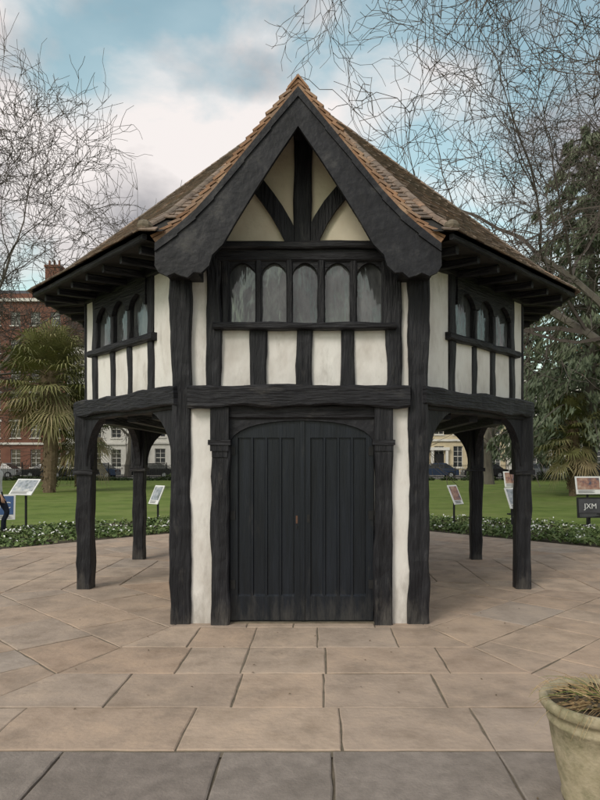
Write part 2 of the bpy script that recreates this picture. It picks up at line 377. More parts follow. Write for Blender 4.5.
for i in range(8):
    A=E[i];B=E[(i+1)%8];L=(B-A).length; u=(B-A)/L; nn=Vector((u.y,-u.x,0)); ap=A.dot(nn)
    ts=build_courses(ap)
    for r in range(len(ts)-1):
        t0=ts[r]; t1=max(0,t0-(t0-ts[r+1])*1.25)
        def P(uu,t):
            lo=A.dot(u)*t; hi=B.dot(u)*t
            uu=min(max(uu,lo),hi)
            return nn*(ap*t)+u*uu+Zp*zprof(t)
        sl=(P(0,t1)-P(0,t0)).normalized(); nrm=u.cross(sl).normalized()
        if nrm.z<0: nrm=-nrm
        lo=A.dot(u)*t0; hi=B.dot(u)*t0
        w=0.165; x=lo-w*(0.5 if r%2 else 0)-R(0,0.02)
        while x<hi:
            a=max(x,lo)+0.002; b=min(x+w,hi)-0.002
            if b-a>0.015:
                q=[P(a,t0),P(b,t0),P(b,t1),P(a,t1)]
                dj=sl*R(-0.006,0.006); q[0]=q[0]+dj; q[1]=q[1]+dj
                cc=(q[0]+q[1])/2
                skip=False
                if i in (0,1,7) and cc.z<zg(cc.x)-0.0 and cc.y>YG-0.5 and cc.y<-1.5: skip=True
                if i==0 and cc.y<-3.3: skip=abs(cc.x)<1.36
                if not skip:
                    big=mnoise.noise(Vector((cc.x*0.8,cc.y*0.8,cc.z*0.8)))
                    tile(rf,q,nrm,rnd=min(1,max(0,R(0,1)*0.75+0.12+big*0.4)))
            x+=w
    GN=30
    for r in range(GN):
        for c in range(GN):
            t0=1-r/GN;t1=1-(r+1)/GN; s0=c/GN;s1=(c+1)/GN
            def Q(s,t): 
                p=(A+(B-A)*s)*t; return Vector((p.x,p.y,zprof(t)-0.015))
            q=[Q(s0,t0),Q(s1,t0),Q(s1,t1),Q(s0,t1)]
            cc=sum(q,Vector())/4
            if i in (0,1,7) and cc.z<zg(cc.x)-0.02 and cc.y<-1.5: continue
            rf.add(q,[(0,1,2,3)],'deck')
vg=MB()
for sg in (-1,1):
    xs_=[];x=1.36
    while x>0.03:
        xs_.append(x); dz=abs(zg(x)-zg(x-0.004)); x-=0.004*0.098/math.hypot(0.004,dz)
    xs_.append(0)
    for r in range(len(xs_)-1):
        xa=xs_[r]; xb=max(0,xa-(xa-xs_[r+1])*1.25)
        y=YG-(0.08 if r%2 else 0.0); first=True
        while y<-1.2:
            a=max(y,YG)+R(-0.006,0.006)*(1 if first else 0); b=y+0.163
            pa=lambda yy,xx: Vector((sg*xx,yy,zg(xx)))
            if zg((xa+xb)/2)>zprof(tmain((xa+xb)/2*sg,(a+b)/2))-0.03 or y<-3.35:
                q=[pa(a,xa),pa(b,xa),pa(b,xb),pa(a,xb)]
                sl=(q[3]-q[0]).normalized(); nrm=Vector((0,1,0)).cross(sl); 
                if nrm.z<0:nrm=-nrm
                nrm.normalize()
                tile(vg if first else rf,q,nrm,'verge' if first else 'tile',lift=0.032,th=0.024 if first else .013)
                if first:
                    vg.hexa([q[0]-nrm*0.05+Vector((0,0.008,0)),q[1]-nrm*0.05,q[2]-nrm*0.05,q[3]-nrm*0.05+Vector((0,0.008,0)),q[0]-nrm*0.004+Vector((0,0.008,0)),q[1]-nrm*0.004,q[2]-nrm*0.020,q[3]-nrm*0.020+Vector((0,0.008,0))],'verge')
            first=False; y+=0.165
    GN=34
    for r in range(GN):
        for c in range(40):
            x_a=1.34*(1-r/GN);x_b=1.34*(1-(r+1)/GN); ya=-3.42+2.2*c/40; yb=-3.42+2.2*(c+1)/40
            xm=(x_a+x_b)/2; ym=(ya+yb)/2
            if zg(xm)>zprof(tmain(sg*xm,ym))-0.08:
                rf.add([(sg*x_a,ya,zg(x_a)-0.02),(sg*x_a,yb,zg(x_a)-0.02),(sg*x_b,yb,zg(x_b)-0.02),(sg*x_b,ya,zg(x_b)-0.02)],[(0,1,2,3)],'deck')
def halfround(mb,p0,p1,rad,mat,step=0.3,sink=0.03):
    p0=Vector(p0);p1=Vector(p1);L=(p1-p0).length;ax=(p1-p0)/L
    s=ax.cross(Zp).normalized(); up=s.cross(ax).normalized()
    k=int(L/step)
    for j in range(k):
        a=p0+ax*(L*j/k);b=p0+ax*(L*(j+1)/k+0.015); vs=[];fs=[]
        for (q,rr) in ((a,rad*1.06),(b,rad*0.94)):
            for m in range(7):
                t=math.pi*m/6; vs.append(q+s*math.cos(t)*rr+up*(math.sin(t)*rr*0.75-sink))
        for m in range(6): fs.append((m,m+1,m+8,m+7))
        fs.append(tuple(range(6,-1,-1)))
        mb.add(vs,fs,mat,R(0,1))
for j in range(5):
    ya=YG-0.012+j*0.3; yc=ya+0.31
    vs=[]
    for yy,e in ((ya,0.008),(yc,0.0)):
        vs+=[(-0.10,yy,5.115+e),(0,yy,5.238+e),(0.10,yy,5.115+e),(0.10,yy,5.09+e),(0,yy,5.21+e),(-0.10,yy,5.09+e)]
    rf.add(vs,[(0,1,7,6),(1,2,8,7),(2,3,9,8),(3,4,10,9),(4,5,11,10),(5,0,6,11),(0,5,4,1),(1,4,3,2),(6,7,10,11),(7,8,9,10)],'verge' if j==0 else 'tile')
for i in range(8):
    for a,b in ((1.0,0.9),(0.9,0.78),(0.78,0.02)):
        p=E[i]*a;q=E[i]*b
        halfround(rf,(p.x,p.y,zprof(a)+0.02),(q.x,q.y,zprof(b)+0.02),0.05,'tile',0.16,0.024)
for i in (0,1):
    p=E[i]; vs=[(p.x*0.985+0.075*math.cos(a)*math.cos(e),p.y*0.985+0.075*math.sin(a)*math.cos(e),EAVE+0.05+0.06*math.sin(e)) for e in (-.6,0,.6,1.2) for a in [k*math.pi/4 for k in range(8)]]
    rf.add(vs,[(r*8+k,r*8+(k+1)%8,(r+1)*8+(k+1)%8,(r+1)*8+k) for r in range(3) for k in range(8)]+[tuple(range(24,32))],'mortar')
rf.obj('roof_tiles',hut); vg.obj('verge_tiles',hut)
ev=MB()
for i in range(8):
    A=E[i];B=E[(i+1)%8]; a=Vector((*C[i],0));b=Vector((*C[(i+1)%8],0)); u=(B-A).normalized(); nn=Vector((u.y,-u.x,0)); L=(B-A).length
    if i!=0:
        beam(ev,A+Zp*(EAVE-0.055)-nn*0.04,B+Zp*(EAVE-0.055)-nn*0.04,0.055,0.05,(0,0,1),'timh',jit=0.002)
        ev.add([A*0.99+Zp*(EAVE-0.075),B*0.99+Zp*(EAVE-0.075),b*0.99+Zp*3.80,a*0.99+Zp*3.80],[(0,1,2,3)],'deck')
        k=int(L/0.42)
        for j in range(k+1):
            p=A+u*(L*(j+0.5)/(k+1))
            q=p-nn*0.62
            if abs(q.dot(u)-(a+b).dot(u)/2)<(b-a).length/2+0.1:
                beam(ev,p*1.0-nn*0.10+Zp*(EAVE-0.115),q+Zp*3.70,0.055,0.075,u,'timh',jit=0.003)
yb=-3.42
def seg(poly,sg): ev.prism([(sg*x,z) for x,z in poly],Vector((0,yb,0)),ux,Zp,Vector((0,-1,0)),0.05,'barge')
for sg in (-1,1):
    inner=[(0,4.76),(0.2,4.47),(0.40,4.16),(0.58,3.87),(0.70,3.66)]
    outer=[(0,5.12),(0.25,4.815),(0.50,4.51),(0.78,4.165),(0.95,3.98)]
    for k in range(4):
        seg([inner[k],inner[k+1],outer[k+1],outer[k]],sg)
    seg([(0.70,3.66),(0.80,3.56),(0.83,3.46),(0.90,3.395),(0.97,3.40),(1.03,3.35),(1.12,3.83),(0.95,3.98)],sg)
    seg([(1.03,3.35),(1.10,3.37),(1.15,3.395),(1.22,3.365),(1.30,3.40),(1.335,3.46),(1.33,3.665),(1.12,3.83)],sg)
    mo=[(0,5.12),(0.25,4.815),(0.50,4.51),(0.78,4.165),(0.95,3.98),(1.12,3.83),(1.33,3.665)]
    for k in range(6):
        (xa,za),(xb_,zb2)=mo[k],mo[k+1]
        ev.prism([(sg*xa,za),(sg*xb_,zb2),(sg*xb_,zb2-0.075),(sg*xa,za-0.09)],Vector((0,yb-0.05,0)),ux,Zp,Vector((0,-1,0)),0.018,'barge')
    ev.box(min(sg*0.98,sg*1.30),max(sg*0.98,sg*1.30),yb+0.003,-2.85,3.46,3.62,'timh')
    ev.add([(sg*1.33,yb+0.01,3.64),(sg*1.33,-2.5,3.64),(sg*0.95,-2.5,3.66),(sg*0.95,yb+0.01,3.66)],[(0,1,2,3)],'deck')
    ev.prism([(sg*1.0,3.5),(sg*1.33,3.5),(sg*1.33,3.68),(sg*1.12,3.84),(sg*1.0,3.9)],Vector((0,-2.5,0)),ux,Zp,Vector((0,-1,0)),0.05,'deck')
beam(ev,(0,yb+0.01,4.95),(0,-2.86,4.95),0.10,0.14,(1,0,0),'timh')
ev.obj('bargeboards_and_eaves',hut)

# ============================================================ GROUND
def sheet(name,pts,z,mat,parent=None):
    mb=MB(); mb.add([(x,y,z) for x,y in pts],[tuple(range(len(pts)))],mat); return mb.obj(name,parent)
sheet('lawn',[(-400,-400),(400,-400),(400,400),(-400,400)],-0.035,'grass')
pv=MB()
T=math.tan(math.pi/8)
OA=5.74
octp=[Vector((math.cos(math.pi/8+k*math.pi/4),math.sin(math.pi/8+k*math.pi/4),0))*((OA+0.06)/math.cos(math.pi/8)) for k in range(8)]
pv.add([(p.x,p.y,-0.007) for p in octp],[tuple(range(8))],'mortar')
def slab(mb,poly,mat,rnd,z=0.0):
    c=sum(poly,Vector())/len(poly); k=len(poly)
    tz=z+R(-0.003,0.003); tx,ty=R(-.0025,.0025),R(-.0025,.0025)
    def ins(p,d):
        v=c-p; l=v.length
        return p+v*(d/max(l,0.05))
    ring=[]
    for i in range(k):
        a,b=poly[i],poly[(i+1)%k]; m=max(1,int((b-a).length/0.12))
        for j in range(m):
            ring.append(a.lerp(b,j/m))
    k=len(ring); off=[R(0.002,0.012) for _ in ring]
    out=[ins(p,o) for p,o in zip(ring,off)]; inn=[ins(p,o+0.009) for p,o in zip(ring,off)]
    def zz(p): return tz+tx*(p.x-c.x)+ty*(p.y-c.y)
    vs=[(p.x,p.y,-0.03) for p in out]+[(p.x,p.y,zz(p)-0.005) for p in out]+[(p.x,p.y,zz(p)) for p in inn]
    fs=[tuple(range(2*k,3*k))]
    for i in range(k):
        j=(i+1)%k; fs+= [(i,j,j+k,i+k),(i+k,j+k,j+2*k,i+2*k)]
    mb.add(vs,fs,mat,rnd)
rings=[0.5,1.15,1.8,2.45,3.1,3.76,4.44,5.11,5.73]
for f in range(8):
    th=f*math.pi/4-math.pi/2
    nn=Vector((math.cos(th),math.sin(th),0)); u=Vector((-nn.y,nn.x,0))
    for r0,r1 in zip(rings,rings[1:]):
        h0,h1=r0*T,r1*T
        cuts=[]; x=-h1+R(0.5,1.1)
        while x<h1-0.35: cuts.append(x); x+=R(0.45,1.0)
        if f==0 and abs(r1-5.73)<.01: cuts=[-1.75,-0.62,0.33,1.2,1.8]
        cuts=[-99]+cuts+[99]
        for a,b in zip(cuts,cuts[1:]):
            P4=[(max(a,-h0),r0),(min(b,h0),r0),(min(b,h1),r1),(max(a,-h1),r1)]
            if P4[1][0]-P4[0][0]<0.02:
                if a<0 and b<0: P4=[(max(a,-h1),r1),(b,r1),(b,max(-b/T,r0))]+([(a,-a/T)] if a>-h1 else [])
                else: P4=[(a,r1),(min(b,h1),r1)]+([(b,b/T)] if b<h1 else [])+[(a,max(a/T,r0))]
            poly=[u*p[0]+nn*p[1] for p in P4]
            slab(pv,poly,'slab',random.random())
pv.obj('stone_paving')
gp=MB()
gp.add([(-14,-16,-0.016),(14,-16,-0.016),(14,-5.745,-0.016),(-14,-5.745,-0.016)],[(0,1,2,3)],'mortar')
y=-5.74; first=True
while y>-12:
    dep=0.78; x=-9+R(0,0.5) 
    cuts=[]
    if first: cuts=[-3.9,-3.0,-2.1,-1.25,-0.35,0.27,1.2,2.1,3.0,4.0]; first=False
    else:
        while x<9: cuts.append(x); x+=R(0.6,0.95)
    for a,b in zip(cuts,cuts[1:]):
        slab(gp,[Vector((a,y-dep,0)),Vector((b,y-dep,0)),Vector((b,y,0)),Vector((a,y,0))],'gslab',random.random())
    y-=dep
gp.obj('footpath')
def octd(x,y):
    return max(x*math.cos(k*math.pi/4)+y*math.sin(k*math.pi/4) for k in range(8))
def quads(name,cent,size,mats,parent=None,rnd=None,aspect=1.0,normal_up=0.5,drop=None):
    cent=np.asarray(cent); n=len(cent)
    nrm=np.random.normal(size=(n,3)); nrm[:,2]=np.abs(nrm[:,2])+normal_up; nrm/=np.linalg.norm(nrm,axis=1)[:,None]
    a=np.cross(nrm,np.random.normal(size=(n,3))); a/=np.linalg.norm(a,axis=1)[:,None]
    if drop is not None:
        a=np.asarray(drop)+np.random.normal(size=(n,3))*0.35; a/=np.linalg.norm(a,axis=1)[:,None]
        nrm=np.cross(a,np.random.normal(size=(n,3))); nrm/=np.linalg.norm(nrm,axis=1)[:,None]
    b=np.cross(nrm,a)
    s=(np.asarray(size)*np.ones(n))[:,None]
    wd=0.5 if drop is None else 0.28
    v=np.stack([cent-a*s*aspect, cent-b*s*wd+nrm*s*0.1, cent+a*s*aspect, cent+b*s*wd+nrm*s*0.1],axis=1).reshape(-1,3)
    me=bpy.data.meshes.new(name); me.vertices.add(4*n); me.vertices.foreach_set('co',v.ravel())
    me.loops.add(4*n); me.loops.foreach_set('vertex_index',np.arange(4*n))
    me.polygons.add(n); me.polygons.foreach_set('loop_start',np.arange(n)*4); me.polygons.foreach_set('loop_total',np.full(n,4))
    me.update(calc_edges=True)
    me.materials.append(M[mats])
    at=me.attributes.new('rnd','FLOAT','FACE'); at.data.foreach_set('value',(np.random.rand(n) if rnd is None else np.clip(rnd,0,1)).astype(np.float32))
    ob=bpy.data.objects.new(name,me); scene.collection.objects.link(ob)
    if parent: ob.parent=parent
    return ob
bed=empty('flower_bed')
RO=9.3
bm_=MB()
K2=64; 
for k in range(K2):
    a0,a1=2*math.pi*k/K2,2*math.pi*(k+1)/K2
    if math.sin((a0+a1)/2)<-0.5: continue
    def pin(a):
        r=5.80/octd(math.cos(a),math.sin(a)); return (r*math.cos(a),r*math.sin(a),-0.02)
    bm_.add([pin(a0),(RO*math.cos(a0),RO*math.sin(a0),-0.02),(RO*math.cos(a1),RO*math.sin(a1),-0.02),pin(a1)],[(0,1,2,3)],'soil')
bm_.obj('bed_soil',bed)
cs=[];ss=[];rn=[];fl=[]
while len(cs)<36000:
    a=R(-0.5,math.pi+0.5); r=R(5.8,RO+0.1)
    x,y=r*math.cos(a),r*math.sin(a)
    if octd(x,y)<5.84: continue
    nz=mnoise.noise(Vector((x*0.9,y*0.9,0)))
    nz2=mnoise.noise(Vector((x*2.5,y*2.5,7)))
    h=0.06+0.07*max(0,nz+0.4)+0.05*nz2
    if nz<-0.2 and random.random()<.7: continue
    cs.append((x,y,-0.02+h*R(0.3,1.05))); ss.append(R(0.03,0.065)); rn.append(0.5+0.6*nz2+R(-.3,.3))
    if random.random()<0.08*(0.3+max(0,mnoise.noise(Vector((x*1.3,y*1.3,3))))*3.5): fl.append((x,y,h+0.03))
quads('bed_foliage',cs,ss,'leaf',bed,rnd=np.array(rn))
quads('bed_flowers',fl,0.036,'petal',bed,normal_up=0.8)
rd=MB()
def flat(mb,x0,x1,y0,y1,z,mat): mb.add([(x0,y0,z),(x1,y0,z),(x1,y1,z),(x0,y1,z)],[(0,1,2,3)],mat)
flat(rd,-70,70,50,60,-0.02,'asph'); rd.obj('road')
pk=MB(); pk.box(-70,70,60,63.99,-0.3,0.10,'pave'); pk.box(-70,70,47.5,49.99,-0.3,0.09,'pave'); pk.obj('pavement')
rl=MB()
x=-50
while x<50:
    rl.box(x-0.012,x+0.012,47.0,47.024,-0.03,1.35,'black'); x+=0.16
for z in (0.2,1.2): rl.box(-50,50,46.99,47.035,z,z+0.04,'black')
x=-50
while x<50: rl.box(x-0.04,x+0.04,46.96,47.06,-0.03,1.5,'black'); x+=2.6
rl.obj('iron_railings')
cs=[];rn=[];ss=[]
for _ in range(16000):
    x=R(-40,40); h=0.15+1.2*max(0,mnoise.noise(Vector((x*0.22,0,5)))+0.05)+0.3*mnoise.noise(Vector((x*1.1,1,5)))
    if h<0.1: continue
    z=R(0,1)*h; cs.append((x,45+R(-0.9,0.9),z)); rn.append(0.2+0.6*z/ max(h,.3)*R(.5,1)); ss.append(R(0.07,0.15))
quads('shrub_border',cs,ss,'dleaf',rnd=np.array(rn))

# ============================================================ BUILDINGS
def terrace(name,x0,x1,yf,floors,fh,gh,wall,ground,cols,roofh=2.0,chim=()):
    root=empty(name,(0,0,0)); mb=MB(); gl=MB(); W=x1-x0
    ww=min(1.25,W/cols*0.5)
    def wallgrid(z0,z1,wz0,wz1,mat,kind):
        cw=W/cols
        mb.box(x0,x1,yf,yf+0.35,z0,wz0,mat) if wz0>z0 else None
        mb.box(x0,x1,yf,yf+0.35,wz1,z1,mat)
        xx=x0
        for c in range(cols):
            cx=x0+cw*(c+0.5); w2=ww/2
            mb.box(xx,cx-w2,yf,yf+0.35,wz0,wz1,mat); xx=cx+w2
            gl.box(cx-w2,cx+w2,yf+0.22,yf+0.26,wz0,wz1,'glassfar')
            for a,b in ((cx-w2,cx-w2+0.07),(cx+w2-0.07,cx+w2),(cx-0.025,cx+0.025)): gl.box(a,b,yf+0.16,yf+0.219,wz0,wz1,'stucco')
            hh=wz1-wz0
            for q in (0.0,0.5,0.25,0.75,0.97): gl.box(cx-w2+.07,cx+w2-.07,yf+0.17,yf+0.217,wz0+hh*q,wz0+hh*q+(0.07 if q in(0,.5,.97) else .035),'stucco')
            mb.box(cx-w2-0.12,cx+w2+0.12,yf-0.10,yf-0.002,wz0-0.12,wz0,'stucco')
            if kind: mb.box(cx-w2-0.15,cx+w2+0.15,yf-0.06,yf-0.002,wz1,wz1+0.25,'stucco')
        mb.box(xx,x1,yf,yf+0.35,wz0,wz1,mat)
    wallgrid(0,gh,0.9,gh-0.8,ground,False)
    mb.box(x0-0.0,x1+0.0,yf-0.2,yf-0.003,gh-0.25,gh,'stucco')
    for f in range(floors):
        a=gh+f*fh; h=fh*(0.58 if f<2 else 0.48)
        wallgrid(a+0.001,a+fh,a+0.55,a+0.55+h,wall,f<2)
    top=gh+floors*fh
    mb.box(x0-0.1,x1+0.1,yf-0.35,yf+0.4,top,top+0.35,'stucco')
    mb.box(x0,x1,yf+0.05,yf+0.3,top+0.35,top+1.0,wall)
    mb.box(x0,x1,yf+0.36,yf+10,0,top,wall)
    mb.add([(x0,yf+0.5,top+0.3),(x1,yf+0.5,top+0.3),(x1,yf+5,top+0.3+roofh),(x0,yf+5,top+0.3+roofh),(x0,yf+10,top),(x1,yf+10,top)],[(0,1,2,3),(3,2,5,4),(0,3,4),(1,5,2)],'slate')
    for cx in chim:
        mb.box(cx-0.9,cx+0.9,yf+3,yf+4.2,top,top+roofh+2.6,'brick'); mb.box(cx-1.0,cx+1.0,yf+2.9,yf+4.3,top+roofh+2.6,top+roofh+2.9,'brick')
        for k in (-.6,0,.6): tube(mb,[Vector((cx+k,yf+3.6,top+roofh+2.9)),Vector((cx+k,yf+3.6,top+roofh+3.6))],[0.16,0.13],8,'brick')
    cx=x0+W/cols*0.5
    gl.box(cx-0.9,cx+0.9,yf-0.5,yf-0.004,0.1,0.25,'stucco')
    for s in (-1,1): gl.box(cx+s*0.85-0.15,cx+s*0.85+0.15,yf-0.45,yf-0.15,0.25,2.9,'stucco')
    gl.box(cx-1.15,cx+1.15,yf-0.5,yf-0.004,2.9,3.25,'stucco'); gl.box(cx-0.55,cx+0.55,yf-0.03,yf-0.004,0.25,2.5,'black')
    mb.obj('walls_and_roof',root); gl.obj('windows_and_door',root)
terrace('red_brick_building',-46,-29.6,64,5,3.3,3.8,'brick','brick',7,2.4,(-32.4,-42))
terrace('stucco_townhouse',-29.5,-22.5,64,3,3.4,3.8,'stucco','stucco',3,2.0,())
terrace('stucco_townhouse',-22.4,-12,64,3,3.2,3.9,'stucco','stucco',4,2.0,(-13,))
terrace('brick_townhouse',-11.9,0,64,3,3.3,3.9,'brick2','stucco',5,2.0,())
terrace('brick_townhouse',0.1,13,64,3,3.3,3.9,'brick','stucco',5,2.0,())
terrace('yellow_stucco_building',13.1,22,64,3,3.2,4.2,'stuccoy','stuccoy',4,2.0,())
terrace('stucco_townhouse',22.1,34,64,2,3.2,4.2,'stucco','stucco',5,2.0,(33,))
terrace('stucco_townhouse',34.1,48,64,3,3.2,4.2,'brick2','stucco',5,2.0,())

# ============================================================ CARS
def car(x,y,mat,L=4.2,yaw=0):
    root=empty('parked_car',(x,y,-0.02)); mb=MB()
    low=[(-L/2,0.3),(-L/2,0.75),(-L/2+0.15,0.85),(-L*0.22,0.95),(L*0.34,0.95),(L/2-0.05,0.86),(L/2,0.6),(L/2,0.3)]
    def loft(pts,w0fn,mat):
        n=len(pts); a=[(px,-w0fn(pz),pz) for px,pz in pts]; b=[(px,w0fn(pz),pz) for px,pz in pts]
        mb.add(a+b,[tuple(range(n)),tuple(range(2*n-1,n-1,-1))]+[(i,(i+1)%n,(i+1)%n+n,i+n) for i in range(n)],mat)
    loft(low,lambda z:0.86 if z>0.5 else 0.82,mat)
    cab=[(-L*0.25,0.94),(-L*0.10,1.38),(L*0.22,1.42),(L*0.40,0.94)]
    loft(cab,lambda z:0.80 if z<1 else 0.64,'glassfar')
    roof=[(-L*0.11,1.375),(-L*0.08,1.44),(L*0.20,1.47),(L*0.235,1.40)]
    loft(roof,lambda z:0.66,mat)
    for px in (-L*0.24,0.0+L*0.06,L*0.385):
        for s in (-1,1):
            mb.add([(px-0.04,s*0.81,0.94),(px+0.04,s*0.81,0.94),(min(px,0.8)*0.6+0.04,s*0.655,1.41),(min(px,0.8)*0.6-0.04,s*0.655,1.41)],[(0,1,2,3)],mat)
    for wx in (-L*0.3,L*0.31):
        for s in (-1,1):
            tube(mb,[Vector((wx,s*0.68,0.32)),Vector((wx,s*0.89,0.32))],[0.32,0.32],18,'black')
            for rr,mm,dd in ((0.31,'black',0.892),(0.19,'carsilver',0.9)):
                mb.add([(wx+rr*math.cos(k*math.pi/9),s*dd,0.32+rr*math.sin(k*math.pi/9)) for k in range(18)],[tuple(range(18))],mm)
    for s in (-1,1):
        mb.box(-L/2-0.01,-L/2+0.1,s*0.62-0.15,s*0.62+0.15,0.62,0.74,'white'); mb.box(L/2-0.1,L/2+0.01,s*0.62-0.15,s*0.62+0.15,0.64,0.78,'rust')
    mb.obj('body',root)
for x,m in ((-31,'carsilver'),(-26.3,'carblack'),(-21.5,'carblue'),(-16,'carblack'),(11.5,'carblue'),(16.2,'carblack'),(21,'carsilver'),(27,'carblack')): car(x,51.5,m)

# ============================================================ TREES
def grow(mb,p,d,length,rad,level,maxl,spread,droop,kids,tmin=0.012,wander=0.12,up=0.0):
    n=5 if level<maxl-1 else 3
    pts=[p.copy()]; rads=[rad]; dirs=[d.copy()]
    q=p.copy(); dd=d.copy()
    endr=rad*(0.55 if level<maxl else 0.4)
    for i in range(n):
        dd=(dd+Vector((R(-1,1),R(-1,1),R(-1,1)))*wander*(1+0.5*level)*0.5+Vector((0,0,droop*(0.5+level*0.25)+(up if level>=2 else 0)))).normalized()
        q=q+dd*(length/n); pts.append(q.copy()); dirs.append(dd.copy()); rads.append(max(tmin*0.6,rad+(endr-rad)*(i+1)/n))
    sides=7 if level==0 else (5 if level<2 else 3)
    tube(mb,pts,rads,sides,'bark' if level<2 else 'bark2')
    if level>=maxl: return
    kn=kids[level]
    for k in range(kn):
        f=1.0 if k==0 else R(0.3,1.0)
        idx=min(n,max(1,int(round(f*n))))
        base=pts[idx]; bd=dirs[idx]
        perp=bd.cross(Vector((R(-1,1),R(-1,1),R(-1,1)))).normalized()
        ang=R(0.1,0.35) if k==0 else R(0.45,1.0)*spread
        nd=(bd*math.cos(ang)+perp*math.sin(ang)).normalized()
        lf=(R(0.55,0.75) if k else R(0.72,0.86)) if level>0 else (R(0.9,1.2))
        grow(mb,base,nd,length*lf,max(tmin*0.8,rads[idx]*(0.8 if k==0 else R(0.45,0.65))),level+1,maxl,spread,droop,kids,tmin,wander,up)
def bare_tree(x,y,h,rad,seed,kids=(5,5,4,4,3,3),maxl=6,spread=1.0,droop=0.0,tmin=0.014,lean=(0,0),l0=0.28,wander=0.18,up=0.0):
    random.seed(seed); mb=MB()
    grow(mb,Vector((x,y,-0.1)),Vector((lean[0],lean[1],1)).normalized(),h*l0,rad,0,maxl,spread,droop,kids,tmin,wander,up)
    return mb.obj('bare_tree')
bare_tree(-20.6,27,28.5,0.5,3,kids=(6,5,5,4,4,3),tmin=0.024,l0=0.26,spread=1.05,wander=0.28,up=0.02)
bare_tree(-30,42,25,0.45,12,kids=(5,5,5,4,4),maxl=5,tmin=0.035,l0=0.25,wander=0.28)
bare_tree(-18,50,20,0.35,5,kids=(5,5,4,4,4),maxl=5,tmin=0.028,l0=0.33,spread=0.8,wander=0.25)
bare_tree(12.5,36,24,0.4,8,kids=(5,5,4,4,4),maxl=5,tmin=0.028,l0=0.27,wander=0.25)
bare_tree(13.5,12,23,0.5,21,kids=(6,5,4,4,4,3),tmin=0.016,lean=(-0.10,0),l0=0.32,wander=0.28)
random.seed(31); mb=MB()
tr=[Vector((9.5,-1.5,-0.1)),Vector((9.4,-1.4,3)),Vector((9.2,-1.2,6)),Vector((8.8,-1.0,9)),Vector((8.4,-0.8,12)),Vector((8.3,-.6,15))]
tube(mb,tr,[0.5,0.42,0.36,0.3,0.22,0.15],10,'bark')
for (s,e,lz) in ((6.5,(2.3,-0.2),9.3),(8,(4.0,1.5),9.9),(7.5,(0.6,1.3),10.3),(9,(4.6,-1.6),9.9),(10,(2.2,0.6),11.6)):
    a=Vector((9.0,-1.1,s)); b=Vector((e[0],e[1],lz)); pts=[];rr=[]
    for k in range(9):
        t=k/8; p=a.lerp(b,t)+Vector((R(-.15,.15),R(-.15,.15),math.sin(t*math.pi)*1.2+R(-.1,.1))); pts.append(p); rr.append(0.11*(1-t)+0.018)
    tube(mb,pts,rr,6,'bark')
    for k in range(3,9):
        for _ in range(2 if k<8 else 3):
            d=(pts[k]-pts[k-1]).normalized()+Vector((R(-.7,.7),R(-.7,.7),R(-.9,.3)))
            grow(mb,pts[k],d.normalized(),R(0.7,1.2),rr[k]*0.45,2,5,0.9,-0.03,(0,0,3,3,2),0.007,0.35)
mb.obj('bare_tree')

def conifer(x,y,h,rad,seed,nb=90,dens=300,leafs=0.16):
    random.seed(seed); np.random.seed(seed)
    root=empty('conifer_tree',(0,0,0)); mb=MB()
    tube(mb,[Vector((x,y,-0.1)),Vector((x+.1,y,h*0.5)),Vector((x,y,h))],[0.38,0.24,0.04],9,'bark')
    cs=[];ss=[];rn=[];dp=[]
    for b in range(nb):
        f=b/nb; z=h*(0.14+0.85*f); L=rad*(1-f)**0.55*R(0.5,1.12)+0.5; a=b*2.4+R(-.3,.3)
        dx,dy=math.cos(a),math.sin(a); pts=[]
        for k in range(6):
            t=k/5; pts.append(Vector((x+dx*L*t,y+dy*L*t,z+0.25*L*t-0.50*L*t*t)))
        tube(mb,pts,[0.06*(1-k/6)+0.01 for k in range(6)],4,'bark')
        tone=R(-.22,.22)
        for _ in range(int(dens*(0.3+L/rad))):
            t=R(0.15,1)**0.7; q=t*5; k=min(4,int(q)); p=pts[k].lerp(pts[k+1],q-k)
            side=R(-1,1)*0.26*L*(1.1-t*0.8); hang=-abs(random.gauss(0,0.28))*(0.6+0.1*L)
            clump=mnoise.noise(p*1.6)
            if clump<-0.12: continue
            pp=(p.x-dy*side,p.y+dx*side,p.z+hang+R(-.05,.12))
            cs.append(pp); ss.append(leafs*R(0.6,1.3)); rn.append(0.66+tone+hang*0.6+R(-.2,.2)); dp.append((dx*.4,dy*.4,-0.9))
    mb.obj('trunk_and_branches',root)
    quads('foliage',cs,ss,'conif',root,rnd=np.array(rn),aspect=1.0,drop=dp)
conifer(13.7,22,18.5,5.2,41,nb=110,dens=320,leafs=0.19)
conifer(18.5,30,21,5.0,43,nb=80,dens=220,leafs=0.26)
conifer(18.0,44,13.5,4.5,47,nb=60,dens=160,leafs=0.30)

